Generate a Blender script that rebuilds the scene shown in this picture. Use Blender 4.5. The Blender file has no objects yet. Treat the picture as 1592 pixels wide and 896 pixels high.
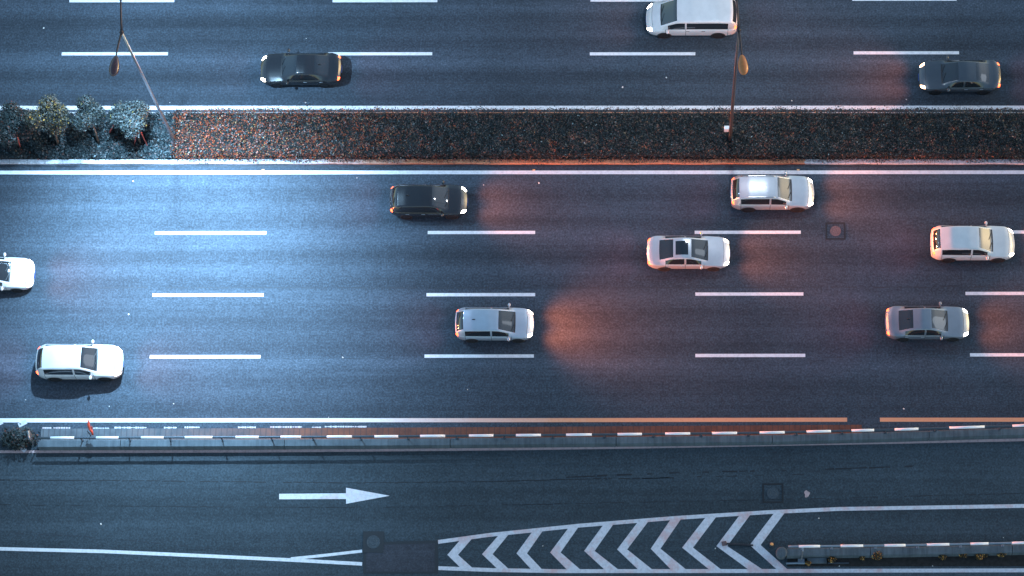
import bpy, math, random
import numpy as np
from mathutils import Vector

random.seed(7)
rng = np.random.default_rng(7)
scene = bpy.context.scene
COL = scene.collection

# ------------------------------------------------------------------ survey
# ground survey: world X runs along the road, Y across it, Z up; the drone hovers at (0, 0, H)
F, TH, H, CX, CY = 4065.0, math.radians(17.7), 138.0, 1010.0, 448.0


def at(px, py, z=0.0):
    a, b = (px - CX) / F, -(py - CY) / F
    d = Vector((a, math.sin(TH) + b * math.cos(TH), -math.cos(TH) + b * math.sin(TH)))
    t = (H - z) / -d.z
    return Vector((d.x * t, d.y * t, z))


# ------------------------------------------------------------------ helpers
class MB:
    def __init__(self):
        self.v, self.f = [], []

    def add(self, verts, faces):
        o = len(self.v)
        self.v += [tuple(p) for p in verts]
        self.f += [tuple(i + o for i in f) for f in faces]

    def box(self, c, s, rz=0.0, bev=0.0):
        x, y, z = s[0] / 2, s[1] / 2, s[2] / 2
        ca, sa = math.cos(rz), math.sin(rz)
        if bev <= 0:
            rings = [(x, y, -z), (x, y, z)]
        else:
            b = bev
            rings = [(x - b, y - b, -z), (x, y, -z + b), (x, y, z - b), (x - b, y - b, z)]
        vs, fs = [], []
        for (rx, ry, rzz) in rings:
            for (sx, sy) in ((-1, -1), (1, -1), (1, 1), (-1, 1)):
                px, py = sx * rx, sy * ry
                vs.append((c[0] + px * ca - py * sa, c[1] + px * sa + py * ca, c[2] + rzz))
        n = len(rings)
        fs.append((3, 2, 1, 0))
        for k in range(n - 1):
            for j in range(4):
                fs.append((4 * k + j, 4 * k + (j + 1) % 4, 4 * k + 4 + (j + 1) % 4, 4 * k + 4 + j))
        fs.append(tuple(4 * (n - 1) + j for j in range(4)))
        self.add(vs, fs)

    def tube(self, pts, radii, n=12, cap=True):
        pts = [Vector(p) for p in pts]
        if not hasattr(radii, '__len__'):
            radii = [radii] * len(pts)
        vs, fs = [], []
        for i, p in enumerate(pts):
            if i == 0:
                d = pts[1] - p
            elif i == len(pts) - 1:
                d = p - pts[i - 1]
            else:
                d = (pts[i + 1] - p).normalized() + (p - pts[i - 1]).normalized()
            d.normalize()
            ref = Vector((0, 0, 1)) if abs(d.z) < 0.9 else Vector((1, 0, 0))
            u = d.cross(ref).normalized()
            w = d.cross(u).normalized()
            for k in range(n):
                a = 2 * math.pi * k / n
                vs.append(p + (u * math.cos(a) + w * math.sin(a)) * radii[i])
        for i in range(len(pts) - 1):
            for k in range(n):
                fs.append((i * n + k, i * n + (k + 1) % n, (i + 1) * n + (k + 1) % n, (i + 1) * n + k))
        if cap:
            fs.append(tuple(reversed(range(n))))
            fs.append(tuple((len(pts) - 1) * n + k for k in range(n)))
        self.add(vs, fs)

    def ellipsoid(self, c, ax, ay, az, nu=20, nv=12, egg=0.0, ztop=1.0):
        """ax, ay, az are axis vectors"""
        c, ax, ay, az = Vector(c), Vector(ax), Vector(ay), Vector(az)
        vs, fs = [], []
        for i in range(nv + 1):
            t = math.pi * i / nv
            for k in range(nu):
                a = 2 * math.pi * k / nu
                x = math.cos(t)
                r = math.sin(t) * (1 + egg * x)
                zz = r * math.sin(a)
                if zz < 0:
                    zz *= ztop
                vs.append(c + ax * x + ay * (r * math.cos(a)) + az * zz)
        for i in range(nv):
            for k in range(nu):
                fs.append((i * nu + k, (i + 1) * nu + k, (i + 1) * nu + (k + 1) % nu, i * nu + (k + 1) % nu))
        self.add(vs, fs)

    def build(self, name, mat, parent=None, smooth=False, loc=None):
        me = bpy.data.meshes.new(name)
        vs = self.v
        if loc is not None:
            vs = [(p[0] - loc[0], p[1] - loc[1], p[2] - loc[2]) for p in vs]
        me.from_pydata(vs, [], self.f)
        if smooth:
            me.polygons.foreach_set('use_smooth', [True] * len(me.polygons))
        me.materials.append(mat)
        me.update()
        o = bpy.data.objects.new(name, me)
        COL.objects.link(o)
        if parent is not None:
            o.parent = parent
        elif loc is not None:
            o.location = loc
        return o


def tag(o, label=None, cat=None, group=None, kind=None):
    if label:
        o['label'] = label
    if cat:
        o['category'] = cat
    if group:
        o['group'] = group
    if kind:
        o['kind'] = kind
    return o


def empty(name, loc, rz=0.0):
    o = bpy.data.objects.new(name, None)
    o.empty_display_size = 0.3
    COL.objects.link(o)
    o.location = loc
    o.rotation_euler = (0, 0, rz)
    return o


# ------------------------------------------------------------------ materials
class NT:
    def __init__(self, name):
        self.m = bpy.data.materials.new(name)
        self.m.use_nodes = True
        self.t = self.m.node_tree
        self.b = self.t.nodes['Principled BSDF']

    def n(self, typ, **kw):
        nd = self.t.nodes.new(typ)
        for k, v in kw.items():
            if k.startswith('i_'):
                nd.inputs[k[2:].replace('_', ' ')].default_value = v
            else:
                setattr(nd, k, v)
        return nd

    def l(self, a, b):
        self.t.links.new(a, b)

    def noise(self, scale, detail=3, rough=0.55, sc=(1, 1, 1), loc=(0, 0, 0)):
        tc = self.n('ShaderNodeNewGeometry')
        mp = self.n('ShaderNodeMapping')
        mp.inputs['Scale'].default_value = sc
        mp.inputs['Location'].default_value = loc
        self.l(tc.outputs['Position'], mp.inputs['Vector'])
        nz = self.n('ShaderNodeTexNoise')
        nz.inputs['Scale'].default_value = scale
        nz.inputs['Detail'].default_value = detail
        nz.inputs['Roughness'].default_value = rough
        self.l(mp.outputs['Vector'], nz.inputs['Vector'])
        return nz.outputs['Fac']

    def ramp(self, fac, stops):
        r = self.n('ShaderNodeValToRGB')
        el = r.color_ramp.elements
        while len(el) > 1:
            el.remove(el[-1])
        el[0].position, el[0].color = stops[0][0], (*stops[0][1], 1)
        for p, c in stops[1:]:
            e = el.new(p)
            e.color = (*c, 1)
        self.l(fac, r.inputs['Fac'])
        return r.outputs['Color']

    def mixc(self, fac, a, b, mode='MIX'):
        m = self.n('ShaderNodeMix', data_type='RGBA', blend_type=mode)
        for sock, v in ((m.inputs[0], fac), (m.inputs[6], a), (m.inputs[7], b)):
            if isinstance(v, (int, float)):
                sock.default_value = v
            elif isinstance(v, tuple):
                sock.default_value = (*v, 1)
            else:
                self.l(v, sock)
        return m.outputs[2]

    def math(self, op, a, b=0.0, c=0.0, clamp=False):
        m = self.n('ShaderNodeMath', operation=op, use_clamp=clamp)
        for s, v in zip(m.inputs, (a, b, c)):
            if isinstance(v, (int, float)):
                s.default_value = v
            else:
                self.l(v, s)
        return m.outputs[0]

    def base(self, c):
        if isinstance(c, tuple):
            self.b.inputs['Base Color'].default_value = (*c, 1)
        else:
            self.l(c, self.b.inputs['Base Color'])
        return self

    def set(self, **kw):
        for k, v in kw.items():
            self.b.inputs[k.replace('_', ' ')].default_value = v
        return self

    def bump(self, h, strength=0.3, dist=0.01):
        bp = self.n('ShaderNodeBump')
        bp.inputs['Strength'].default_value = strength
        bp.inputs['Distance'].default_value = dist
        self.l(h, bp.inputs['Height'])
        self.l(bp.outputs['Normal'], self.b.inputs['Normal'])
        return self

    def X(self):
        g = self.n('ShaderNodeNewGeometry')
        s = self.n('ShaderNodeSeparateXYZ')
        self.l(g.outputs['Position'], s.inputs[0])
        return s.outputs[0]


G3 = lambda v: (v, v, v)


def plain(name, col, rough=0.5, metal=0.0, coat=0.0, var=0.12, scale=6.0):
    m = NT(name)
    nz = m.noise(scale, 4)
    lo = tuple(c * (1 - var) for c in col)
    hi = tuple(min(1, c * (1 + var)) for c in col)
    m.base(m.ramp(nz, [(0.3, lo), (0.7, hi)])).set(Roughness=rough, Metallic=metal, Coat_Weight=coat)
    return m.m


def asphalt(name, col, grain=1.0, seed=0, lane=None):
    m = NT(name)
    base = m.mixc(0.0, col, col)
    # aggregate speckle, finer and coarser
    sp = m.noise(9.0, 2, 0.8, loc=(seed, 0, 0))
    c = m.mixc(1.0, base, m.ramp(sp, [(0.28, G3(1 - 0.45 * grain)), (0.5, G3(1.0)), (0.72, G3(1 + 0.75 * grain))]), 'MULTIPLY')
    sp2 = m.noise(2.2, 3, 0.7, loc=(seed + 4, 3, 0))
    c = m.mixc(1.0, c, m.ramp(sp2, [(0.3, G3(0.84)), (0.7, G3(1.16))]), 'MULTIPLY')
    # long paving and tyre bands running along the road
    bands = m.noise(1.0, 3, 0.6, sc=(0.012, 0.55, 1), loc=(seed, seed * 2.0, 0))
    c = m.mixc(1.0, c, m.ramp(bands, [(0.3, G3(0.74)), (0.5, G3(1.0)), (0.7, G3(1.22))]), 'MULTIPLY')
    fine = m.noise(1.0, 2, 0.6, sc=(0.05, 3.5, 1), loc=(seed, 7, 0))
    c = m.mixc(1.0, c, m.ramp(fine, [(0.3, G3(0.9)), (0.7, G3(1.1))]), 'MULTIPLY')
    pat = m.noise(0.16, 3, 0.6, loc=(3, seed, 0))
    c = m.mixc(1.0, c, m.ramp(pat, [(0.3, G3(0.86)), (0.7, G3(1.14))]), 'MULTIPLY')
    if lane:
        y0, wd = lane
        sp_ = m.n('ShaderNodeSeparateXYZ')
        m.l(m.n('ShaderNodeNewGeometry').outputs['Position'], sp_.inputs[0])
        wob = m.math('MULTIPLY', m.noise(1.0, 2, 0.5, sc=(0.03, 0.1, 1), loc=(seed, 1, 0)), 0.8)
        ph = m.math('MULTIPLY', m.math('ADD', m.math('SUBTRACT', sp_.outputs[1], y0), wob), 2 * math.pi / wd)
        oil = m.math('COSINE', ph)                                   # -1 in the lane centre
        trk = m.math('COSINE', m.math('MULTIPLY', ph, 2.0))
        br = m.noise(1.0, 4, 0.65, sc=(0.05, 0.4, 1), loc=(seed, 9, 0))
        k = m.math('ADD', m.math('MULTIPLY', oil, 0.12), m.math('MULTIPLY', trk, 0.12))
        k = m.math('ADD', m.math('MULTIPLY', k, m.math('MULTIPLY', br, 2.0)), 1.0)
        c = m.mixc(1.0, c, k, 'MULTIPLY')
        dr = m.noise(1.0, 5, 0.75, sc=(0.25, 1.6, 1), loc=(seed, 4, 0))          # oil drips and stains
        c = m.mixc(1.0, c, m.ramp(dr, [(0.26, G3(0.66)), (0.40, G3(1.0))]), 'MULTIPLY')
    m.base(c).set(Roughness=0.82)
    m.b.inputs['Specular IOR Level'].default_value = 0.3
    m.bump(sp, 0.5, 0.015)
    return m.m


def paint_line(name, col, wear=0.25, pink=0.0, seed=0):
    m = NT(name)
    nz = m.noise(5.0, 6, 0.75, loc=(seed, 0, 0))
    c = m.ramp(nz, [(0.32, tuple(x * (1 - wear) for x in col)), (0.55, col)])
    if pink:
        pn = m.noise(0.55, 5, 0.7, loc=(seed, 5, 0))
        f = m.ramp(pn, [(0.5, G3(0)), (0.66, G3(pink))])
        c = m.mixc(f, c, (0.60, 0.34, 0.32))
    hole = m.noise(14.0, 4, 0.8, loc=(seed + 9, 2, 0))
    c = m.mixc(m.ramp(hole, [(0.24, G3(1)), (0.33, G3(0))]), c, (0.10, 0.11, 0.13))
    m.base(c).set(Roughness=0.6)
    return m.m


ASPH = (0.042, 0.057, 0.075)
M = {}
M['road'] = asphalt('southern_asphalt', ASPH, .95, 0, (at(0, 268.5).y, at(0, 362).y - at(0, 458).y))
M['road_north'] = asphalt('northern_asphalt', ASPH, .95, 17, (at(0, 167).y, at(0, 84).y - at(0, 167).y))
M['service'] = asphalt('service_road_asphalt', (0.040, 0.056, 0.068), 0.8, 11)
M['ground'] = asphalt('verge_ground', (0.035, 0.042, 0.045), 0.6, 23)
M['patch'] = asphalt('patch_asphalt', (0.046, 0.051, 0.064), 0.5, 31)
M['frame_dark'] = plain('cover_frame', (0.010, 0.013, 0.017), 0.7, scale=20)
M['patch_dark'] = plain('patch_seal', (0.022, 0.028, 0.034), 0.75, scale=20)
M['seam'] = plain('seam_tar', (0.010, 0.013, 0.017), 0.6, scale=10)
M['white'] = paint_line('white_road_paint', (0.80, 0.81, 0.83), 0.24)
M['worn'] = paint_line('worn_road_paint', (0.66, 0.66, 0.70), 0.28, 0.85, 3)
M['faded'] = paint_line('faded_edge_paint', (0.50, 0.36, 0.35), 0.4, 0.5, 6)


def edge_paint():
    # white paint; warm headlamp light painted in as orange further along, its start uneven
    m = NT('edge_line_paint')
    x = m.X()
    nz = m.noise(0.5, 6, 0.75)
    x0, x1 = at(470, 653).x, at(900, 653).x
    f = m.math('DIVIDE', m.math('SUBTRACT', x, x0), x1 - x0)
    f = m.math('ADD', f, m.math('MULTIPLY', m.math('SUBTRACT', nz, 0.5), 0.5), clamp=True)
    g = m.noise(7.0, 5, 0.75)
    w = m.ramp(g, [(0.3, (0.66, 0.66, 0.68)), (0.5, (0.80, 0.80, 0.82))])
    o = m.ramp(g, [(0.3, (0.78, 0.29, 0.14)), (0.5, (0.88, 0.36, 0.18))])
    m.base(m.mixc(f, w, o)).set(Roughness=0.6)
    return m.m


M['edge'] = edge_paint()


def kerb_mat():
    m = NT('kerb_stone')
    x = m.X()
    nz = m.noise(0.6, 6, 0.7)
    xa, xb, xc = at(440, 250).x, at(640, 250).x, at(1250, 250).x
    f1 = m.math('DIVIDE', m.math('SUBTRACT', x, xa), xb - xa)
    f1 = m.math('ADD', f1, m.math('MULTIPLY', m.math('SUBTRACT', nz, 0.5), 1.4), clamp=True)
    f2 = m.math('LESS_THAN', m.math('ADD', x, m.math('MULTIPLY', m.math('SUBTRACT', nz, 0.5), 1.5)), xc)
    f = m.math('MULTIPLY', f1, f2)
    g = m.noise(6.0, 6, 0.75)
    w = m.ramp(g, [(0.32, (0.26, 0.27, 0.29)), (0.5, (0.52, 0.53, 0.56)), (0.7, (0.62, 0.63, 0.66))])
    o = m.ramp(g, [(0.32, (0.34, 0.13, 0.07)), (0.5, (0.62, 0.27, 0.14)), (0.7, (0.70, 0.36, 0.22))])  # warm headlamp light put into the stone colour as orange
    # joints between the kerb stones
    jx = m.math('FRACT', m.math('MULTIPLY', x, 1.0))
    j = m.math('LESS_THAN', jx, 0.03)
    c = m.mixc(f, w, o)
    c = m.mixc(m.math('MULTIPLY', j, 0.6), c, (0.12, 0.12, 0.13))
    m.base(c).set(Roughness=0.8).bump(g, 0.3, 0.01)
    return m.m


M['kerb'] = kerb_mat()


def paver_mat():
    m = NT('rusty_pavers')
    x = m.X()
    jx = m.math('FRACT', m.math('MULTIPLY', x, 3.3))
    j = m.math('LESS_THAN', jx, 0.2)
    nz = m.noise(1.3, 5, 0.7)
    xa, xb = at(180, 670).x, at(560, 670).x
    f = m.math('DIVIDE', m.math('SUBTRACT', x, xa), xb - xa)
    f = m.math('ADD', f, m.math('MULTIPLY', m.math('SUBTRACT', nz, 0.5), 1.2), clamp=True)
    grey = m.ramp(nz, [(0.3, (0.06, 0.075, 0.09)), (0.7, (0.14, 0.155, 0.17))])
    rust = m.ramp(nz, [(0.3, (0.10, 0.036, 0.026)), (0.7, (0.24, 0.085, 0.05))])
    c = m.mixc(f, grey, rust)
    c = m.mixc(m.math('MULTIPLY', j, m.math('MULTIPLY', nz, 0.8)), c, (0.04, 0.035, 0.04))
    m.base(c).set(Roughness=0.85)
    return m.m


M['paver'] = paver_mat()


def conc_mat():
    m = NT('barrier_concrete')
    nz = m.noise(0.9, 6, 0.7)
    st = m.noise(1.0, 4, 0.7, sc=(5.0, 0.4, 0.4))
    c = m.ramp(nz, [(0.3, (0.055, 0.075, 0.09)), (0.7, (0.11, 0.14, 0.16))])
    c = m.mixc(1.0, c, m.ramp(st, [(0.3, G3(0.7)), (0.6, G3(1.1))]), 'MULTIPLY')
    m.base(c).set(Roughness=0.85).bump(nz, 0.3, 0.02)
    return m.m


M['concrete'] = conc_mat()
M['soil'] = plain('dark_soil', (0.018, 0.017, 0.016), 0.95, var=0.5, scale=5)
M['rail_dark'] = plain('rail_grey_paint', (0.06, 0.08, 0.10), 0.45, 0.3)
M['rail_grey'] = plain('rail_mid_grey_paint', (0.20, 0.25, 0.30), 0.45, 0.3)
M['reflect'] = plain('white_rail_paint', (0.84, 0.85, 0.87), 0.4, var=0.04)
M['steel'] = plain('pole_galvanised_steel', (0.27, 0.30, 0.33), 0.38, 0.7)
M['pole_dark'] = plain('pole_brown_steel', (0.13, 0.12, 0.13), 0.42, 0.6)
M['arm_dark'] = plain('arm_dark_paint', (0.035, 0.033, 0.04), 0.4, 0.4)
M['lamp_brown'] = plain('lamp_dark_red_paint', (0.05, 0.018, 0.016), 0.12, 0.0, 1.0)
M['lamp_orange'] = plain('lamp_orange_lit', (0.42, 0.15, 0.035), 0.3, 0.0, 0.5)  # orange light falling on the switched-off head is put into this colour
M['box_white'] = plain('white_box_paint', (0.72, 0.74, 0.77), 0.5)
M['red'] = plain('red_plastic', (0.50, 0.06, 0.03), 0.45)
M['stake'] = plain('red_wood_stake', (0.32, 0.07, 0.06), 0.7)
M['bark'] = plain('bark', (0.09, 0.07, 0.055), 0.9, var=0.4, scale=25)
M['iron'] = plain('cast_iron', (0.17, 0.11, 0.11), 0.55, 0.5, var=0.3, scale=14)
M['iron_dark'] = plain('dark_cast_iron', (0.055, 0.072, 0.085), 0.6, 0.3, var=0.3, scale=14)
M['litter'] = plain('pale_litter', (0.7, 0.7, 0.68), 0.7)
M['amber'] = plain('orange_plastic', (0.75, 0.38, 0.12), 0.35)
M['tyre'] = plain('tyre_rubber', (0.015, 0.015, 0.016), 0.8)
M['rim'] = plain('alloy_rim', (0.45, 0.46, 0.48), 0.3, 0.9)
M['trim'] = plain('black_trim', (0.014, 0.014, 0.016), 0.45)
M['plate_blue'] = plain('plate_blue', (0.03, 0.10, 0.40), 0.4)


def glass_mat():
    m = NT('car_glass')
    m.base((0.012, 0.016, 0.02)).set(Roughness=0.06, Coat_Weight=0.6)
    m.b.inputs['Specular IOR Level'].default_value = 0.7
    return m.m


M['glass'] = glass_mat()


def emit(name, col, s):
    m = NT(name)
    m.base(tuple(min(1, c) for c in col)).set(Roughness=0.2)
    m.b.inputs['Emission Color'].default_value = (*col, 1)
    m.b.inputs['Emission Strength'].default_value = s
    return m.m


M['head'] = emit('headlight_lens', (1.0, 0.90, 0.78), 9.0)
M['head_warm'] = emit('headlight_lens_warm', (1.0, 0.55, 0.28), 5.0)
M['tail'] = emit('tail_light_lens', (1.0, 0.10, 0.03), 2.2)
M['led'] = emit('street_lamp_diffuser', (0.75, 0.88, 1.0), 12.0)


def car_paint(name, col, metal=0.0, rough=0.3):
    m = NT(name)
    nz = m.noise(90.0, 2)
    d = m.noise(1.7, 4)
    c = m.ramp(nz, [(0.3, tuple(x * 0.93 for x in col)), (0.7, tuple(min(1, x * 1.05) for x in col))])
    c = m.mixc(1.0, c, m.ramp(d, [(0.35, G3(0.9)), (0.65, G3(1.0))]), 'MULTIPLY')
    m.base(c).set(Roughness=rough, Metallic=metal, Coat_Weight=0.8, Coat_Roughness=0.06)
    return m.m


PAINT = {
    'white': car_paint('white_car_paint', (0.62, 0.63, 0.64), 0.0, 0.34),
    'silver': car_paint('silver_car_paint', (0.55, 0.58, 0.61), 0.45, 0.36),
    'bluesilver': car_paint('blue_silver_car_paint', (0.42, 0.50, 0.58), 0.4, 0.36),
    'grey': car_paint('grey_car_paint', (0.22, 0.25, 0.29), 0.4, 0.36),
    'dark': car_paint('dark_grey_car_paint', (0.055, 0.07, 0.085), 0.3, 0.34),
    'black': car_paint('black_car_paint', (0.012, 0.013, 0.016), 0.0, 0.26),
}


def leaf_mat(name, stops, rough=0.5):
    m = NT(name)
    g = m.n('ShaderNodeNewGeometry')
    c = m.ramp(g.outputs['Random Per Island'], stops)
    pos = m.noise(0.9, 3, 0.6)
    c = m.mixc(1.0, c, m.ramp(pos, [(0.3, G3(0.75)), (0.7, G3(1.2))]), 'MULTIPLY')
    m.base(c).set(Roughness=rough)
    m.b.inputs['Specular IOR Level'].default_value = 0.35
    return m.m


def hedge_leaf_mat():
    m = NT('hedge_leaves')
    g = m.n('ShaderNodeNewGeometry')
    r = g.outputs['Random Per Island']
    green = m.ramp(r, [(0.0, (0.006, 0.012, 0.016)), (0.5, (0.014, 0.026, 0.030)), (0.80, (0.030, 0.044, 0.046)), (0.88, (0.12, 0.035, 0.025)),
                       (0.95, (0.14, 0.08, 0.045)), (0.985, (0.10, 0.13, 0.13)), (1.0, (0.3, 0.4, 0.4))])
    red = m.ramp(r, [(0.0, (0.010, 0.016, 0.018)), (0.46, (0.020, 0.034, 0.036)), (0.56, (0.10, 0.028, 0.018)), (0.68, (0.30, 0.045, 0.014)), (0.90, (0.42, 0.085, 0.02)),
                     (0.96, (0.34, 0.20, 0.07)), (0.99, (0.2, 0.2, 0.14)), (1.0, (0.3, 0.36, 0.34))])
    nz = m.noise(1.5, 4, 0.65)
    x = m.X()
    xa, xb = at(330, 210).x, at(760, 210).x
    west = m.math('SUBTRACT', 1.0, m.math('DIVIDE', m.math('SUBTRACT', x, xa), xb - xa), clamp=True)
    thr = m.math('ADD', m.math('MULTIPLY', west, 0.33), m.math('SUBTRACT', nz, 0.52))
    f = m.math('MULTIPLY', thr, 5.0, clamp=True)
    c = m.mixc(f, green, red)
    big = m.noise(0.7, 3, 0.6, loc=(7, 2, 0))
    c = m.mixc(1.0, c, m.ramp(big, [(0.3, G3(0.6)), (0.7, G3(1.25))]), 'MULTIPLY')
    m.base(c).set(Roughness=0.45)
    return m.m


M['hedge_leaf'] = hedge_leaf_mat()
M['cover_leaf'] = leaf_mat('ground_cover_leaves', [
    (0.0, (0.006, 0.012, 0.015)), (0.55, (0.016, 0.026, 0.030)), (0.85, (0.04, 0.06, 0.065)), (0.95, (0.10, 0.14, 0.15)), (1.0, (0.16, 0.05, 0.03))])
M['tree_leaf'] = leaf_mat('tree_leaves', [
    (0.0, (0.010, 0.018, 0.020)), (0.5, (0.034, 0.050, 0.052)), (0.80, (0.050, 0.066, 0.066)), (0.95, (0.11, 0.135, 0.13)), (1.0, (0.26, 0.20, 0.05))])
M['tree_leaf_pale'] = leaf_mat('pale_tree_leaves', [
    (0.0, (0.010, 0.015, 0.014)), (0.5, (0.045, 0.055, 0.05)), (0.8, (0.12, 0.12, 0.10)), (0.93, (0.22, 0.16, 0.06)), (1.0, (0.40, 0.23, 0.04))])
M['tree_leaf_dark'] = leaf_mat('dark_tree_leaves', [
    (0.0, (0.012, 0.022, 0.026)), (0.6, (0.030, 0.048, 0.050)), (0.9, (0.06, 0.08, 0.08)), (1.0, (0.16, 0.05, 0.035))])
M['flower'] = leaf_mat('orange_lit_flowers', [
    (0.0, (0.010, 0.016, 0.014)), (0.62, (0.03, 0.035, 0.025)), (0.70, (0.20, 0.08, 0.01)), (0.80, (0.60, 0.24, 0.03)), (0.92, (0.78, 0.42, 0.08)), (1.0, (0.75, 0.55, 0.25))])  # flowers among leaves; the orange light on them is put into the colour
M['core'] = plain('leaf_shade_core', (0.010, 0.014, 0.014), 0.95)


def leaves(pos, nrm, size, name, mat, parent=None, jitter=0.9, aspect=1.6):
    """one pointed leaf face (a folded diamond) per point"""
    n = len(pos)
    nv = nrm + rng.normal(0, jitter, (n, 3))
    nv /= np.linalg.norm(nv, axis=1)[:, None] + 1e-9
    t = rng.normal(0, 1, (n, 3))
    t -= nv * np.sum(t * nv, axis=1)[:, None]
    t /= np.linalg.norm(t, axis=1)[:, None] + 1e-9
    b = np.cross(nv, t)
    s = np.asarray(size).reshape(-1, 1)
    p0 = pos - t * s * aspect * 0.5
    p1 = pos + b * s * 0.5 + nv * s * 0.12
    p2 = pos + t * s * aspect * 0.5
    p3 = pos - b * s * 0.5 + nv * s * 0.12
    verts = np.stack([p0, p1, p2, p3], axis=1).reshape(-1, 3).astype(np.float32)
    me = bpy.data.meshes.new(name)
    me.vertices.add(4 * n)
    me.vertices.foreach_set('co', verts.ravel())
    me.loops.add(4 * n)
    me.loops.foreach_set('vertex_index', np.arange(4 * n, dtype=np.int32))
    me.polygons.add(n)
    me.polygons.foreach_set('loop_start', np.arange(0, 4 * n, 4, dtype=np.int32))
    me.polygons.foreach_set('loop_total', np.full(n, 4, dtype=np.int32))
    me.update(calc_edges=True)
    me.validate()
    me.materials.append(mat)
    o = bpy.data.objects.new(name, me)
    COL.objects.link(o)
    if parent is not None:
        o.parent = parent
    return o


# ------------------------------------------------------------------ ground, roads
def sheet(name, pts, z, mat):
    mb = MB()
    mb.add([(p[0], p[1], z) for p in pts], [tuple(range(len(pts)))])
    o = mb.build(name, mat)
    tag(o, kind='structure')
    return o


YN = at(0, 176).y      # north edge of the median
YS = at(0, 256).y      # south edge of the median
YTOP = YN + 16.5
YBAR = at(600, 684).y
sheet('ground', [(-260, -200), (260, -200), (260, 320), (-260, 320)], -0.02, M['ground'])
o = sheet('northern_carriageway', [(-220, YN), (220, YN), (220, YTOP), (-220, YTOP)], 0.0, M['road_north'])
tag(o, 'dark blue-grey asphalt carriageway above the hedge, traffic heading left', kind='structure')
o = sheet('southern_carriageway', [(-220, YBAR), (220, YBAR), (220, YS), (-220, YS)], 0.0, M['road'])
tag(o, 'wide four-lane asphalt carriageway below the hedge, traffic heading right', kind='structure')
o = sheet('service_road', [(-220, YBAR - 16.0), (220, YBAR - 16.0), (220, YBAR), (-220, YBAR)], -0.004, M['service'])
tag(o, 'slip road below the concrete barrier with arrow and chevrons', kind='structure')
o = sheet('median_soil', [(-220, YS + 0.05), (220, YS + 0.05), (220, YN - 0.05), (-220, YN - 0.05)], 0.10, M['soil'])
tag(o, kind='structure')


def kerb(name, y0, y1, label):
    mb = MB()
    b = 0.03
    prof = [(y0, 0.0), (y0, 0.15 - b), (y0 + b, 0.15), (y1 - b, 0.15), (y1, 0.15 - b), (y1, 0.0)]
    xs = np.linspace(-220, 220, 441)
    vs = []
    for x in xs:
        w = 0.012 * math.sin(x * 1.7) + random.uniform(-0.008, 0.008)
        vs += [(x, p[0] + w, p[1] + (random.uniform(-0.006, 0.006) if p[1] > 0.05 else 0)) for p in prof]
    fs = []
    for i in range(len(xs) - 1):
        for k in range(5):
            fs.append((6 * i + k, 6 * i + k + 1, 6 * i + 7 + k, 6 * i + 6 + k))
    mb.add(vs, fs)
    o = mb.build(name, M['kerb'])
    return tag(o, label, kind='structure')


kerb('median_kerb', YS, YS + 0.27, 'pale stone kerb along the lower side of the hedge, orange light painted on part of it')
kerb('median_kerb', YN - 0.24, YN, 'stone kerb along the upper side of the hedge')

ORD = ['first', 'second', 'third', 'fourth', 'fifth', 'sixth']


def strip(name, pts, w, mat, z=0.004, kind='structure', label=None, group=None, seg=None):
    """painted band of width w (m) along a ground polyline"""
    P = [Vector((p[0], p[1], 0)) for p in pts]
    mb = MB()
    vs = []
    for i, p in enumerate(P):
        d = (P[min(i + 1, len(P) - 1)] - P[max(i - 1, 0)]).normalized()
        nrm = Vector((-d.y, d.x, 0))
        vs += [(p + nrm * w / 2) + Vector((0, 0, z)), (p - nrm * w / 2) + Vector((0, 0, z))]
    mb.add(vs, [(2 * i, 2 * i + 1, 2 * i + 3, 2 * i + 2) for i in range(len(P) - 1)])
    o = mb.build(name, mat)
    tag(o, label, None, group, kind)
    return o


def pl(*pxs):
    return [at(x, y) for x, y in pxs]


dash_rows = [
    ('topmost dash row of the upper carriageway', [(-302, -139, 1.5), (108, 271, 1.5), (517, 680, 1.5), (918, 1082, 0.5), (1325, 1487, -0.8), (1734, 1896, -1)]),
    ('dash row nearest the hedge on the upper carriageway', [(-315, -152, 84), (96, 261, 84), (510, 672, 84), (917, 1081, 84), (1327, 1491, 82.5), (1737, 1901, 82)]),
    ('dash row nearest the hedge on the lower carriageway', [(-183, -10, 362.5), (241, 414, 362.5), (665, 832, 361.8), (1080, 1245, 361.5), (1497, 1664, 361.0)]),
    ('middle dash row of the lower carriageway', [(-187, -14, 459), (237, 410, 459), (663, 832, 458.5), (1081, 1249, 457.5), (1501, 1670, 456.5)]),
    ('dash row nearest the barrier on the lower carriageway', [(-190, -17, 556), (233, 405, 555), (660, 830, 554), (1081, 1252, 553), (1508, 1680, 552)]),
]
for rname, row in dash_rows:
    vis = 0
    for (x0, x1, y) in row:
        if x1 > 0 and x0 < 1592:
            lab = f'white dash, {ORD[vis]} from left in the {rname}'
            vis += 1
        else:
            lab = f'white dash off the photo in the {rname}'
        strip('lane_marking', [at(x0, y), at((x0 + x1) / 2, y - 0.1), at(x1, y - 0.2)], 0.19, M['white'], label=lab, group='white lane dashes')
strip('lane_marking', [(-200, at(0, -86).y), (200, at(0, -86).y)], 0.2, M['white'])
strip('edge_marking', [at(-4500, 168), at(0, 168), at(1592, 167.6), at(5500, 167.6)], 0.24, M['white'], label='white edge line along the upper side of the hedge')
strip('edge_marking', [at(-4500, 268.5), at(0, 268.5), at(1592, 268), at(5500, 268)], 0.22, M['white'], label='white edge line along the lower side of the hedge')
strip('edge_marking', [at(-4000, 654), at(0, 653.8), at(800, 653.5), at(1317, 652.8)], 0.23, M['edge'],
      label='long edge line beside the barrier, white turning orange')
strip('edge_marking', [at(1368, 652.8), at(1592, 652.8), at(5000, 652.6)], 0.23, M['edge'], label='orange edge line right of the gap beside the barrier')
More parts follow.
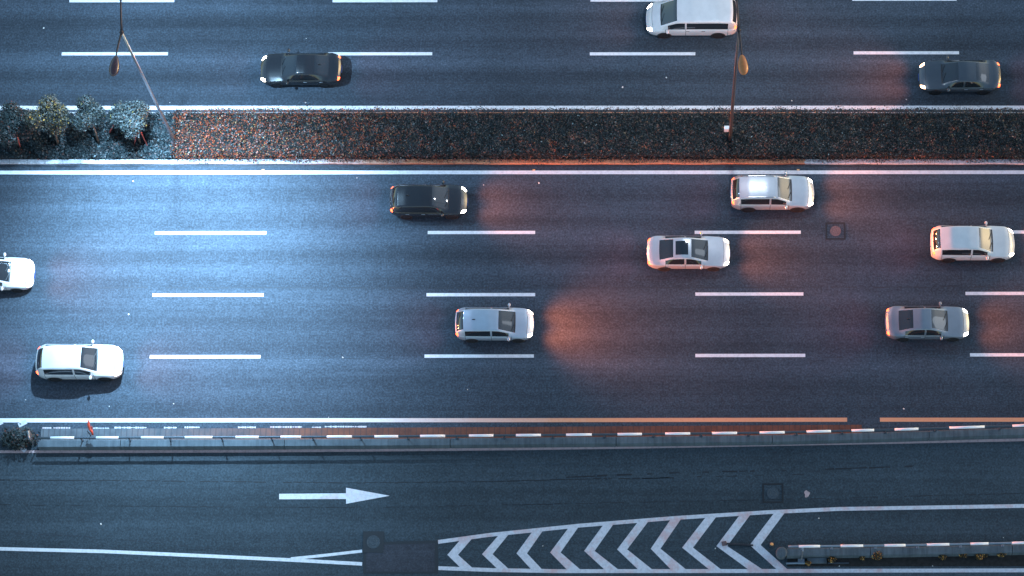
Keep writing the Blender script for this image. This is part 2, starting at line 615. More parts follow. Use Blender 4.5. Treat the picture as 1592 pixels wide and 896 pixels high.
strip('edge_marking', pl((-3000, 702), (0, 702.5), (200, 702.3), (400, 701.6), (600, 700), (800, 698.1), (1000, 695.4), (1200, 691.7), (1400, 688), (1592, 684), (2200, 670)),
      0.15, M['faded'], label='faded pinkish edge line under the barrier on the slip road')
strip('lane_marking', pl((-1500, 829), (-300, 846), (0, 853.5), (160, 857.5), (330, 865), (455, 871), (563, 877)), 0.19, M['white'],
      label='white line sloping along the lower left of the slip road')
strip('lane_marking', pl((452, 869.0), (500, 864.2), (563, 857)), 0.16, M['white'], z=0.008, label='short white branch line left of the dark patch')
strip('lane_marking', pl((681, 842.8), (760, 832), (900, 817.5), (1050, 805.5), (1195, 796.5), (1305, 791.5), (1592, 786.8), (2400, 775)), 0.21, M['worn'],
      label='pale upper border line of the chevron area')
strip('lane_marking', pl((681.5, 883.5), (767, 886.6), (869, 888.2), (1150, 888), (1592, 887), (2600, 885)), 0.21, M['worn'],
      label='pale lower border line of the chevron area')
# short stubs at the left end of the barrier
strip('chevron_marking', pl((29, 662), (41, 655.5)), 0.26, M['worn'], z=0.008, label='short diagonal white stub above the dark shrub at the barrier end')
strip('chevron_marking', pl((27, 690), (40, 701.5)), 0.26, M['worn'], z=0.008, label='short diagonal white stub below the dark shrub at the barrier end')
strip('chevron_marking', pl((-14, 664), (4, 655.5)), 0.26, M['worn'], z=0.008, label='diagonal white stub cut by the left picture edge')

A, B = (530, 600), (1052, 600)
chev = [
    (A, (488, 775), (537, 775), (555, 697), (605, 696), (552, 838), (612, 843)),
    (A, (647, 772), (695, 772), (722, 686), (770, 680), (718, 840), (775, 845)),
    (A, (805, 768), (853, 768), (880, 665), (930, 658), (875, 845), (928, 848)),
    (A, (959, 764), (1007, 764), (1045, 649), (1092, 643), (1040, 847), (1105, 849)),
    (A, (1115, 757), (1163, 757), (1205, 634), (1253, 629), (1215, 849), (1280, 849)),
    (A, (1266, 750), (1312, 750), (1365, 619), (1415, 614), (1370, 850), (1437, 850)),
    (A, (1420, 747), (1465, 747), (1515, 607), (1565, 602), (1520, 850), (1592, 850)),
    (B, (25, 742), (75, 742), (135, 600), (185, 596), (150, 843), (205, 843)),
    (B, (182, 735), (232, 735), (290, 591), (340, 588), (330, 843), (395, 843)),
    (B, (335, 730), (385, 730), (450, 579), (500, 576), (460, 843), (510, 843)),
]
ORD10 = ['first', 'second', 'third', 'fourth', 'fifth', 'sixth', 'seventh', 'eighth', 'ninth', 'tenth']
for i, (off, t0, t1, u0, u1, l0, l1) in enumerate(chev):
    q = [at(off[0] + p[0] / 2.948, off[1] + p[1] / 2.948) for p in (t0, u0, u1, t1, l1, l0)]
    mb = MB()
    mb.add([(p.x, p.y, 0.008) for p in q], [(0, 3, 2, 1), (0, 5, 4, 3)])
    o = mb.build('chevron_marking', M['worn'])
    tag(o, f'pale chevron stripe, {ORD10[i]} from the dark patch', None, 'chevron stripes', 'structure')

mb = MB()
q = [at(*p) for p in ((434, 768), (434, 776.5), (538, 776), (538, 783.5), (606, 771), (538, 758.5), (538, 767.2))]
mb.add([(p.x, p.y, 0.004) for p in q], [(0, 1, 2, 6), (6, 2, 3, 4, 5)])
mb.f = [(0, 1, 2, 6), (6, 2, 4), (2, 3, 4), (6, 4, 5)]
o = mb.build('arrow_marking', paint_line('arrow_paint', (0.74, 0.73, 0.76), 0.25, 0.5, 15))
tag(o, 'long white arrow on the slip road pointing right', kind='structure')

# patch with its sealed rim
q = [at(*p) for p in ((565, 843.5), (681, 840.5), (681.5, 892), (564.5, 892))]
mb = MB()
mb.add([(p.x, p.y, 0.010) for p in q], [(3, 2, 1, 0)])
tag(mb.build('road_patch', M['patch_dark']), 'dark sealed rim of the repair patch left of the chevrons', kind='structure')
q = [at(*p) for p in ((570, 848), (676, 845), (675.5, 889), (569.5, 889))]
mb = MB()
mb.add([(p.x, p.y, 0.014) for p in q], [(3, 2, 1, 0)])
tag(mb.build('road_patch', M['patch']), 'grey rectangular repair patch between the white lines and the chevrons', kind='structure')


def seam(pxs, w, label, gap=0.15, mat=None):
    """broken tar seam"""
    pts = pl(*pxs)
    mb = MB()
    x0, x1 = pts[0].x, pts[-1].x
    x = x0
    ys = [p.y for p in pts]
    xsn = [p.x for p in pts]
    while x < x1:
        ln = random.uniform(0.15, 0.9)
        if random.random() > gap:
            y0 = np.interp(x, xsn, ys) + random.uniform(-.015, .015)
            y1 = np.interp(x + ln, xsn, ys) + random.uniform(-.015, .015)
            a, b = w * random.uniform(.3, 1.0), w * random.uniform(.3, 1.0)
            mb.add([(x, y0 - a / 2, .0035), (x + ln, y1 - b / 2, .0035), (x + ln, y1 + b / 2, .0035), (x, y0 + a / 2, .0035)], [(0, 1, 2, 3)])
        x += ln + random.uniform(0, 0.12)
    tag(mb.build('road_seam', mat or M['seam']), label, kind='structure')


M['seam_soft'] = plain('seam_soft_tar', (0.030, 0.038, 0.048), 0.8, scale=10)
seam([(-60, 746), (240, 748), (540, 751), (760, 749), (900, 745), (1040, 743)], 0.07, 'dark broken seam along the middle of the slip road', 0.08)
seam([(880, 742), (1060, 735), (1250, 731), (1420, 725)], 0.10, 'ragged dark cracks above the square manhole on the slip road', 0.45)
seam([(980, 745), (1100, 741), (1240, 738)], 0.06, 'ragged dark crack near the slip road seam', 0.3)
seam([(-60, 784), (300, 788), (600, 789), (900, 783), (1200, 777), (1400, 772), (1640, 766)], 0.05, 'thin dark seam below the arrow on the slip road', 0.2)
seam([(-60, 826), (130, 834), (300, 850), (380, 856)], 0.06, 'faint dark seam above the lower left white line', 0.3, M['seam_soft'])
seam([(-60, 447), (800, 448), (1640, 446)], 0.07, 'faint paving joint in the middle of the lower carriageway', 0.1, M['seam_soft'])
seam([(-60, 557.5), (230, 557.5)], 0.05, 'faint paving joint below the lowest dash row', 0.3, M['seam_soft'])
seam([(405, 557.5), (1640, 555.5)], 0.04, 'faint paving joint running on from the lowest dashes', 0.5, M['seam_soft'])
seam([(-60, 130), (800, 130), (1640, 131)], 0.06, 'faint paving joint on the upper carriageway', 0.25, M['seam_soft'])
seam([(-60, 259), (1640, 258.5)], 0.07, 'dark gutter joint below the hedge kerb', 0.05)
# flaking white paint scraps along the foot of the barrier
mb = MB()
for (x0, x1, y) in ((66, 80, 665.5), (83, 110, 665.5), (145, 170, 666), (178, 200, 665), (200, 228, 665), (255, 275, 665), (287, 311, 664.5), (370, 398, 664.5), (420, 470, 664), (485, 500, 664.5), (505, 571, 663.5)):
    n = int((x1 - x0) / 4) + 1
    for k in range(n):
        xa = x0 + (x1 - x0) * k / n
        xb = xa + (x1 - x0) / n * random.uniform(.7, 1.0)
        ha, hb = random.uniform(.6, 1.7), random.uniform(.6, 1.7)
        q = [at(xa, y + ha), at(xb, y + hb), at(xb, y - hb * .8), at(xa, y - ha * .8)]
        mb.add([(p.x, p.y, 0.008) for p in q], [(0, 1, 2, 3)])
o = mb.build('flaked_marking', M['worn'])
tag(o, 'flaked remains of a pale line above the barrier', kind='structure')

# paver strip in front of the barrier
mb = MB()
xs = np.linspace(64, 1340, 60)
vs = []
for x in xs:
    yb = np.interp(x, [62, 400, 800, 1200, 1340], [687, 686, 683.3, 679, 676])
    yt = np.interp(x, [62, 400, 800, 1100, 1340], [667, 666.5, 664.5, 662.5, 661])
    a, b = at(x, yt), at(x, yb)
    vs += [(a.x, a.y, 0.0), (a.x, a.y, 0.06), (b.x, b.y, 0.06)]
mb.add(vs, [f for i in range(len(xs) - 1) for f in ((3 * i, 3 * i + 3, 3 * i + 4, 3 * i + 1), (3 * i + 1, 3 * i + 4, 3 * i + 5, 3 * i + 2))])
tag(mb.build('paver_kerb', M['paver']), 'rusty brown paver strip along the top of the barrier', kind='structure')


# ------------------------------------------------------------------ barriers
def barrier(name, label, line, width, cuts, bands, rail_px, zrail=1.1, zwall=0.45, x_post0=None, posts=None, rail_mat='rail_dark'):
    """line: px polyline of the north foot of the wall on the ground"""
    LX = [p[0] for p in line]
    LY = [p[1] for p in line]
    foot = lambda px: at(px, float(np.interp(px, LX, LY)))
    base = foot(line[0][0])
    root = empty(name, base)
    tag(root, label, 'barrier')
    inv = -Vector(base)
    for a, b in zip(cuts[:-1], cuts[1:]):
        mb = MB()
        n = max(2, int((b - a) / 20))
        vs = []
        prof = [(0.0, 0.0), (0.02, zwall - .03), (0.05, zwall), (width - .05, zwall), (width - .02, zwall - .03), (width + 0.04, 0.0)]
        for k in range(n + 1):
            px = a + (b - a) * k / n
            if k == 0:
                px += 0.5
            if k == n:
                px -= 0.5
            f = foot(px)
            for (dy, z) in prof:
                vs.append((f.x + inv.x, f.y - dy + inv.y, z))
        m6 = len(prof)
        fs = [(m6 * i + k, m6 * i + m6 + k, m6 * i + m6 + k + 1, m6 * i + k + 1) for i in range(n) for k in range(m6 - 1)]
        fs.append(tuple(range(m6)))
        fs.append(tuple(m6 * n + k for k in reversed(range(m6))))
        mb.add(vs, fs)
        mb.build('wall_panel', M['concrete'], root)
    # rail
    zr = zrail
    rail = lambda px: Vector((foot(px).x, foot(px).y - 0.06, zr)) + inv
    xs = np.linspace(rail_px[0], rail_px[1], 40)
    mb = MB()
    mb.tube([rail(x) for x in xs], 0.062, 10)
    mb.build('rail', M[rail_mat], root, smooth=True)
    for (a, b) in bands:
        # rail points are given where the rail is seen; shift to the ground point below it
        k = H / (H - zr)
        ga, gb = CX + (a - CX) / k, CX + (b - CX) / k
        mb = MB()
        mb.tube([rail(ga), rail((ga + gb) / 2), rail(gb)], 0.074, 12)
        mb.build('reflective_band', M['reflect'], root, smooth=True)
    for px in posts:
        p = rail(px)
        mb = MB()
        mb.tube([(p.x, p.y, zwall - 0.01), (p.x, p.y, zr - .055)], 0.035, 8)
        mb.box((p.x, p.y, zwall + 0.008), (0.16, 0.10, 0.022))
        mb.build('post', M[rail_mat], root)
    return root, foot


bands1 = [(78, 115), (149, 184), (219, 254), (287, 330), (366, 402), (436, 468), (508, 547), (582, 619), (653, 692), (729, 767), (802, 841), (880, 920),
          (960, 998), (1034, 1073), (1107, 1146), (1181, 1220), (1254, 1292), (1324, 1359), (1391, 1428), (1476, 1531), (1574, 1611), (1650, 1690)]
posts1 = [62, 131, 205, 268, 348, 425, 489, 563, 636, 712, 785, 860, 940, 1016, 1090, 1163, 1237, 1308, 1375, 1452, 1552, 1630]
bar1, foot1 = barrier('concrete_barrier', 'long concrete barrier with black and white pipe rail below the lower carriageway',
                      [(62, 687.3), (400, 686), (600, 685), (800, 683.2), (1000, 681.3), (1200, 679), (1400, 674), (1592, 668), (1900, 657)], 0.44,
                      [62, 190, 444, 701, 958, 1200, 1443, 1700], bands1, (66, 1690), posts=posts1)
bands2 = [(1242, 1275), (1307, 1342), (1375, 1408), (1441, 1476), (1509, 1537), (1573, 1610), (1645, 1682)]
posts2 = [1246, 1292, 1360, 1425, 1492, 1557, 1627]
bar2, foot2 = barrier('concrete_barrier', 'shorter concrete barrier with striped rail and rounded end at the lower right',
                      [(1216, 855.0), (1400, 853), (1592, 849), (1900, 843)], 0.46, [1222, 1352, 1572, 1830], bands2, (1224, 1690), posts=posts2, rail_mat='rail_grey')
# rounded end drum of the second barrier, with bracket
inv = -Vector(bar2.location)
c = at(1214.5, 862) + inv
mb = MB()
ring = []
for (r, z) in ((0.30, 0), (0.30, .50), (0.27, .56), (0.2, .575)):
    ring.append((r, z))
vs, fs = [], []
for r, z in ring:
    for k in range(20):
        a = 2 * math.pi * k / 20
        vs.append((c.x + r * math.cos(a), c.y + r * math.sin(a), z))
for i in range(3):
    for k in range(20):
        fs.append((20 * i + k, 20 * i + (k + 1) % 20, 20 * i + 20 + (k + 1) % 20, 20 * i + 20 + k))
fs.append(tuple(60 + k for k in range(20)))
mb.add(vs, fs)
mb.build('end_drum', M['concrete'], bar2, smooth=False)
mb = MB()
p = at(1246, 854) + inv
mb.tube([(p.x, p.y - .02, 1.12), (p.x + .02, p.y - .3, 0.98), (p.x - .02, p.y - .62, 0.30), (p.x - .03, p.y - .66, 0.0)], 0.045, 8)
mb.box((p.x - .03, p.y - .68, .04), (.36, .3, .08), bev=.01)
mb.build('end_bracket', M['steel'], bar2)

# planting bed south of the second barrier
y0, y1 = at(1222, 867.5), at(1222, 882)
mb = MB()
pts = [(at(1224, 866).x, at(1224, 867).y), (at(1900, 854).x, at(1900, 856).y), (at(1900, 880).x, at(1900, 880).y), (at(1224, 881).x, at(1224, 881).y)]
mb.add([(p[0], p[1], .03) for p in pts] + [(p[0], p[1], -.01) for p in pts], [(3, 2, 1, 0), (0, 1, 5, 4), (1, 2, 6, 5), (2, 3, 7, 6), (3, 0, 4, 7)])
tag(mb.build('bed_soil', M['soil']), 'dark soil strip below the right barrier', kind='structure')
mb = MB()
mb.tube([at(1222, 876, .07), at(1262, 875, .07)], 0.06, 10)
tag(mb.build('pipe', M['rail_grey']), 'grey pipe lying beside the rounded barrier end', 'pipe')
mb = MB()
p = at(1270, 872, .12)
mb.box(p, (1.05, .30, .16), 0.02, .02)
tag(mb.build('concrete_block', M['concrete']), 'low concrete block on the soil beside the barrier bracket', 'block')
mb = MB()
mb.tube([at(1287, 875.5, .05), at(1320, 875.5, .05)], 0.035, 8)
tag(mb.build('pipe', M['rail_dark']), 'thin dark pipe lying right of the concrete block', 'pipe')

plants = [(1255, 874.5, .13, 'small orange-flecked plant left of the concrete block'), (1292, 869, .17, 'orange-lit flowering plant right of the concrete block'),
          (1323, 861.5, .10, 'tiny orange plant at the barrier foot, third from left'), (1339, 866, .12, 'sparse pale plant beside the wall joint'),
          (1362, 862.5, .26, 'widest orange-lit flowering plant under the right barrier'), (1464, 865, .16, 'orange plant under the fourth white rail band'),
          (1496, 861, .19, 'tall orange-lit flowering plant left of the pair'), (1520, 864.5, .19, 'left plant of the orange-lit flowering pair'),
          (1530, 861.5, .13, 'right small plant of the orange-lit flowering pair'), (1555, 860.5, .19, 'rightmost orange-lit flowering plant under the barrier')]
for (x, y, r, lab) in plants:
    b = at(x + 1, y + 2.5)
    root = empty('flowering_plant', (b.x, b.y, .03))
    tag(root, lab, 'plant', 'orange-lit flowering plants along the right barrier')
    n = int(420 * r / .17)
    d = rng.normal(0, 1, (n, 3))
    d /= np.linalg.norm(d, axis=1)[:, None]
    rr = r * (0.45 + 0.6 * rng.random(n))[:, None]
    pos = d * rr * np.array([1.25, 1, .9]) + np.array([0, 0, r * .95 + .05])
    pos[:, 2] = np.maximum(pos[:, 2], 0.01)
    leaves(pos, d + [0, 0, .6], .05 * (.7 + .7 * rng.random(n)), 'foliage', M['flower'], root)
    mb = MB()
    for k in range(5):
        a = k * 1.26
        mb.tube([(0, 0, 0), (math.cos(a) * r * .4, math.sin(a) * r * .4, r * .9)], [.008, .004], 5)
    mb.build('stem', M['bark'], root)

# small objects by the chevrons
p = at(1199.5, 848)
root = empty('marker_stump', p)
tag(root, 'small dark stump with pale cap in front of the rounded barrier end', 'stump')
mb = MB()
mb.tube([(0, 0, 0), (0, 0, .28)], [.13, .11], 12)
mb.build('body', M['rail_dark'], root)
mb = MB()
mb.ellipsoid((0, 0, .29), (.085, 0, 0), (0, .085, 0), (0, 0, .05), 12, 8)
mb.build('cap', M['amber'], root, smooth=True)
p = at(1126, 845.5)
root = empty('fallen_post', p)
tag(root, 'dark fallen delineator post lying across the chevrons', 'post')
mb = MB()
mb.tube([(.12, -.01, .06), (1.55, -.10, .07)], [.055, .05], 10)
mb.build('body', M['arm_dark'], root)
mb = MB()
mb.box((0, 0, .05), (.26, .24, .10), .2, .02)
mb.build('base', M['iron'], root)

# bent red delineator at the barrier
p = at(141, 677)
root = empty('delineator', p)
tag(root, 'bent red plastic delineator leaning over the barrier rail', 'delineator')
mb = MB()
q = lambda x, y, z: at(x, y, z) - p
mb.tube([q(144, 676, .95), q(142.5, 671, 1.12), q(139.5, 667, 1.2), q(137.5, 660.5, 1.35), q(138.2, 653, 1.55)], [.05, .075, .07, .075, .03], 8)
mb.build('strap', M['red'], root, smooth=True)
mb = MB()
mb.tube([q(140.5, 668, 1.18), q(142.5, 663, 1.25), q(143.5, 668, 1.15)], [.03, .05, .03], 8)
mb.build('loop', M['red'], root, smooth=True)
mb = MB()
mb.tube([(0.02, -.02, 0), (0.02, -.02, .95)], .03, 8)
mb.build('post', M['arm_dark'], root)


# ------------------------------------------------------------------ manholes
def manhole(px, py, w, h, r, label, rimm, lidm, z=0.004, plate=None):
    c = at(px, py)
    root = empty('manhole_cover', (c.x, c.y, z))
    tag(root, label, 'manhole cover')
    mb = MB()
    t = .09
    if plate:
        mb.box((0, 0, .004), (w, h, .008))
        mb.build('surround', plate, root)
    else:
        for (cx, cy, sx, sy) in ((0, h / 2, w + t, t), (0, -h / 2, w + t, t), (-w / 2, 0, t, h - t), (w / 2, 0, t, h - t)):
            mb.box((cx, cy, .004), (sx, sy, .010))
        mb.build('surround', rimm, root)
    mb = MB()
    vs, fs = [], []
    prof = [(r, 0), (r, .014), (r * .86, .014), (r * .84, .009), (r * .55, .009), (r * .53, .014), (r * .42, .014), (r * .40, .009), (0.03, .009)]
    n = 28
    for rr, zz in prof:
        for k in range(n):
            a = 2 * math.pi * k / n
            vs.append((rr * math.cos(a), rr * math.sin(a), zz + .002))
    for i in range(len(prof) - 1):
        for k in range(n):
            fs.append((n * i + k, n * i + (k + 1) % n, n * i + n + (k + 1) % n, n * i + n + k))
    fs.append(tuple((len(prof) - 1) * n + k for k in range(n)))
    mb.add(vs, fs)
    mb.build('lid', lidm, root)


manhole(1299, 359.5, 1.02, .93, .30, 'round rusty manhole in a square frame on the lower carriageway', M['frame_dark'], M['iron'])
manhole(1201.5, 767, 1.05, 1.0, .32, 'round manhole in a square frame on the slip road', M['frame_dark'], M['iron_dark'])
manhole(580.5, 843, 1.12, 1.17, .36, 'manhole in a black square at the corner of the repair patch', M['patch_dark'], M['iron_dark'], .018, M['patch_dark'])

for (x, y, lab) in ((409, 264.8, 'left'), (830, 264.8, 'middle'), (1241, 264.6, 'right')):
    c = at(x, y)
    root = empty('road_stud', (c.x, c.y, 0))
    tag(root, f'small orange-lit road stud on the line below the hedge, {lab} of three', 'road stud', 'orange-lit road studs')
    mb = MB()
    mb.box((0, 0, .012), (.15, .11, .024), 0, .008)
    mb.build('body', M['amber'], root)  # orange light on the stud is put into its body colour
    mb = MB()
    mb.box((0, -.03, .026), (.11, .03, .008))
    mb.build('reflector', M['litter'], root)

# scraps of litter on the asphalt
sc = [(68, 44), (476, 60), (475, 160), (264, 160), (968, 136), (1036, 121), (1231, 157), (1409, 155), (555, 277), (752, 288), (838, 285), (207, 282), (200, 489), (533, 556),
      (40, 622), (170, 632), (511, 649), (270, 628), (128, 679), (157, 815), (1405, 636), (1273, 806), (844, 849), (1112, 853), (1305, 880), (1450, 880), (1560, 836), (727, 606)]
for i, (x, y) in enumerate(sc):
    c = at(x, y)
    mb = MB()
    s = random.uniform(.022, .05)
    mb.add([(-s, -s * .6, .0), (s * .9, -s * .8, .012), (s, s * .5, .03), (-s * .7, s, .01), (0, 0, .035)], [(0, 1, 4), (1, 2, 4), (2, 3, 4), (3, 0, 4)])
    o = mb.build('litter_scrap', M['litter'])
    o.location = (c.x, c.y, .005)
    o.rotation_euler = (0, 0, random.uniform(0, 6))
    tag(o, 'tiny pale scrap of litter lying on the asphalt', 'litter', 'litter scraps on the road')
c = at(1254.5, 768)
mb = MB()
pts = []
for k in range(16):
    a = 2 * math.pi * k / 16
    r = .16 * (1 + .18 * math.sin(3 * a + 1) + .1 * math.sin(5 * a))
    pts.append((c.x + r * math.cos(a) * .9, c.y + r * math.sin(a) * 1.2, .004))
mb.add(pts, [tuple(range(16))])
tag(mb.build('road_stain', M['faded']), 'pale round splash right of the slip road manhole', kind='structure')


# ------------------------------------------------------------------ planting in the median
def hedge():
    xa, xb = at(272, 247).x, at(1592, 247).x + 3.0
    y0, y1 = YS + .22, YN - .02
    h = 0.85
    root = empty('hedge', ((xa + xb) / 2, (y0 + y1) / 2, .1))
    tag(root, 'long clipped hedge of green and red leaves filling the median', 'hedge')
    ox, oy = root.location.x, root.location.y
    # top surface undulates
    nb = 520
    bx_, by_ = rng.uniform(xa, xb, nb), rng.uniform(y0, y1, nb)
    br_, bh_ = rng.uniform(.22, .48, nb), rng.uniform(.08, .34, nb)

    def top(x, y):
        """every bush in the row makes its own mound"""
        z = np.full(len(x), .74)
        for i in range(nb):
            d2 = ((x - bx_[i]) ** 2 + (y - by_[i]) ** 2) / br_[i] ** 2
            z = np.maximum(z, .74 + bh_[i] * (1 - d2))
        return z
    n1 = 78000
    x = rng.uniform(xa, xb, n1)
    y = rng.uniform(y0 + .02, y1 - .02, n1)
    # clumps: thin the tops where a low noise says so
    e = np.minimum(y - y0, y1 - y)
    rnd = np.clip(e / .25, 0, 1)
    z = top(x, y) * (0.72 + .28 * np.sqrt(rnd)) - rng.exponential(.08, n1) + rng.random(n1) ** 8 * .30
    p1 = np.stack([x, y, z], 1)
    nr1 = np.tile([0, -.15, 1.0], (n1, 1))
    n2 = 16000
    x = rng.uniform(xa, xb, n2)
    s = rng.random(n2) < .75
    z = rng.uniform(0.02, h * .95, n2)
    y = np.where(s, y0 + rng.normal(0, .08, n2) + .06 * np.sin(x * 2.3) - .04 * (z < .4), y1 + rng.normal(0, .09, n2) + .07 * np.sin(x * 1.9))
    p2 = np.stack([x, y, z], 1)
    nr2 = np.stack([np.zeros(n2), np.where(s, -1., 1.), np.full(n2, .5)], 1)
    n3 = 500
    y = rng.uniform(y0, y1, n3)
    z = rng.uniform(0, h, n3)
    p3 = np.stack([xa + rng.uniform(-.15, .15, n3), y, z], 1)
    nr3 = np.tile([-1., 0, .5], (n3, 1))
    pos = np.concatenate([p1, p2, p3]) - [ox, oy, 0]
    nr = np.concatenate([nr1, nr2, nr3])
    leaves(pos, nr, .050 * (.55 + 1.1 * rng.random(len(pos)) ** 2), 'foliage', M['hedge_leaf'], root, jitter=.65)
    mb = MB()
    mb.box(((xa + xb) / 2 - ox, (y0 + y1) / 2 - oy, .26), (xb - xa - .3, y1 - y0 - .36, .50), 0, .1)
    mb.build('inner_core', M['core'], root)  # added solid dark box; the shade inside the leaves is its colour


hedge()


def ground_cover():
    xa, xb = at(-60, 247).x, at(280, 247).x
    y0, y1 = YS + .24, YN - .1
    n = 24000
    x = rng.uniform(xa, xb, n)
    y = rng.uniform(y0, y1, n)
    hgt = .28 + .20 * np.sin(x * 1.9) * np.sin(y * 2.3 + x) + .12 * np.sin(x * 4.7 + y * 3)
    z = np.clip(hgt, .05, 1) * rng.random(n) ** .5 + .12
    keep = (np.sin(x * 2.7 + 1) * np.sin(y * 3.1 + .5 * x) > -.55) | (rng.random(n) < .25)
    pos = np.stack([x, y, z], 1)[keep]
    o = leaves(pos, np.tile([0, -.1, 1.0], (len(pos), 1)), .07 * (.7 + .8 * rng.random(len(pos))), 'ground_cover', M['cover_leaf'], jitter=.6)
    tag(o, 'low bluish leafy ground cover under the young trees', 'ground cover', kind='stuff')


ground_cover()


def young_tree(label, base_px, crown_px, zc, rx, rz, mat, n=3600, stakes=(), trunkm=None, lobes=7):
    b = at(*base_px)
    root = empty('young_tree', (b.x, b.y, .1))
    tag(root, label, 'tree', 'young trees in the median')
    c = at(crown_px[0], crown_px[1], zc) - Vector((b.x, b.y, .1))
    mb = MB()
    mid = Vector((c.x * .45 + .04, c.y * .45, c.z * .45))
    mb.tube([(0, 0, 0), mid, (c.x * .9, c.y * .9, c.z * .85), (c.x, c.y, c.z + rz * .4)], [.07, .055, .045, .02], 8)
    for k in range(7):
        a = k * 2.4
        st = Vector((c.x * .85, c.y * .85, c.z * (.72 + .04 * k)))
        en = c + Vector((math.cos(a) * rx * .75, math.sin(a) * rx * .75, rz * random.uniform(-.3, .6)))
        mb.tube([st, (st + en) / 2 + Vector((0, 0, .06)), en], [.025, .018, .008], 5)
    mb.build('trunk', trunkm or M['bark'], root, smooth=True)
    cs, rs = [np.zeros(3)], [.62]
    for k in range(lobes):
        d = rng.normal(0, 1, 3)
        d /= np.linalg.norm(d)
        cs.append(d * rng.uniform(.42, .62))
        rs.append(rng.uniform(.34, .52))
    P, N = [], []
    w = np.array(rs) ** 2
    w /= w.sum()
    for cc, r, ww in zip(cs, rs, w):
        m = int(n * ww)
        d = rng.normal(0, 1, (m, 3))
        d /= np.linalg.norm(d, axis=1)[:, None]
        rad = r * (rng.random(m) ** .45) * (1 + .11 * rng.normal(size=m))
        P.append(cc + d * rad[:, None])
        N.append(d)
    P, N = np.concatenate(P), np.concatenate(N)
    pos = P * [rx, rx, rz] + np.array(c)
    leaves(pos, N + [0, 0, .5], .068 * (.6 + .9 * rng.random(len(pos))), 'crown', mat, root, jitter=.6)
    for (dx, dy, tx, ty, tz) in stakes:
        mb = MB()
        mb.tube([(dx, dy, 0), (c.x * .5 + tx, c.y * .5 + ty, tz)], .035, 7)
        mb.build('stake', M['stake'], root)


young_tree('dark young tree at the left picture edge with one red stake', (30, 232), (22, 192), 2.7, 1.35, 1.1, M['tree_leaf_dark'], 7500,
           stakes=((0.12, -.05, .1, .02, 1.9),))
young_tree('pale round young tree, yellowish and tallest of the row', (92, 228), (75, 181), 3.7, 1.2, 1.45, M['tree_leaf_pale'], 9500)
young_tree('small round young tree between the yellowish and the staked one', (154, 224), (138, 179), 3.5, 1.08, 1.3, M['tree_leaf'], 7600,
           stakes=((.5, .5, .9, .55, .9),))
young_tree('wide young tree propped on two red stakes beside the lamp post', (219, 226), (205, 180), 3.4, 1.28, 1.35, M['tree_leaf'], 9800,
           stakes=((.42, -.12, .15, .1, 2.0), (-.35, -.05, .1, .0, 1.9)))


def shrub(px, py, r, hgt, label, mat, n):
    b = at(px, py)
    root = empty('shrub', (b.x, b.y, 0))
    tag(root, label, 'shrub')
    d = rng.normal(0, 1, (n, 3))
    d[:, 2] = np.abs(d[:, 2])
    d /= np.linalg.norm(d, axis=1)[:, None]
    pos = d * (r * (rng.random(n) ** .45) * (1 + .2 * rng.normal(size=n)))[:, None] * [1, .62, hgt / r]
    pos[:, 2] = np.maximum(pos[:, 2], .02)
    leaves(pos, d + [0, 0, .4], .08 * (.6 + .9 * rng.random(n)), 'foliage', mat, root, jitter=.6)
    mb = MB()
    for k in range(6):
        a = k * 1.05
        mb.tube([(0, 0, 0), (math.cos(a) * r * .6, math.sin(a) * r * .4, hgt * .7)], [.02, .008], 5)
    mb.build('stem', M['bark'], root)


shrub(30, 684, .95, .9, 'dark scruffy shrub at the left end of the concrete barrier', M['tree_leaf_dark'], 2600)
p = at(50, 686)
root = empty('end_plate', p)
tag(root, 'pale bent metal plate standing between shrub and barrier end', 'metal plate')
mb = MB()
mb.box((0, 0.1, .5), (.10, .5, .9), .15, .02)
mb.build('plate', M['steel'], root)
mb = MB()
mb.tube([(.05, -.1, .0), (.05, -.1, 1.05)], .035, 8)
mb.build('post', M['rail_dark'], root)


# ------------------------------------------------------------------ street lamps
LIGHT_S = 1.0


def spot(name, loc, target, power, col, size, blend, soft, parent=None, even=False):
    ld = bpy.data.lights.new(name, 'SPOT')
    if even:   # car lamps throw most of their light far ahead, little at the bumper
        ld.use_nodes = True
        tr = ld.node_tree
        em = next(n for n in tr.nodes if n.type == 'EMISSION')
        fo = tr.nodes.new('ShaderNodeLightFalloff')
        fo.inputs['Strength'].default_value = 1.0
        tc = tr.nodes.new('ShaderNodeTexCoord')
        sx = tr.nodes.new('ShaderNodeSeparateXYZ')
        ab = tr.nodes.new('ShaderNodeMath')
        ab.operation = 'ABSOLUTE'
        pw = tr.nodes.new('ShaderNodeMath')
        pw.operation = 'POWER'
        pw.inputs[1].default_value = 5.0
        mu = tr.nodes.new('ShaderNodeMath')
        mu.operation = 'MULTIPLY'
        tr.links.new(tc.outputs['Normal'], sx.inputs[0])
        tr.links.new(sx.outputs[2], ab.inputs[0])
        tr.links.new(ab.outputs[0], pw.inputs[0])
        tr.links.new(pw.outputs[0], mu.inputs[0])
        tr.links.new(fo.outputs['Linear'], mu.inputs[1])
        tr.links.new(mu.outputs[0], em.inputs['Strength'])
    ld.energy = power
    ld.color = col
    ld.spot_size = math.radians(size)
    ld.spot_blend = blend
    ld.shadow_soft_size = soft
    o = bpy.data.objects.new(name, ld)
    COL.objects.link(o)
    o.location = loc
    d = Vector(target) - Vector(loc)
    o.rotation_euler = d.to_track_quat('-Z', 'Y').to_euler()
    if parent is not None:
        o.parent = parent
    return o


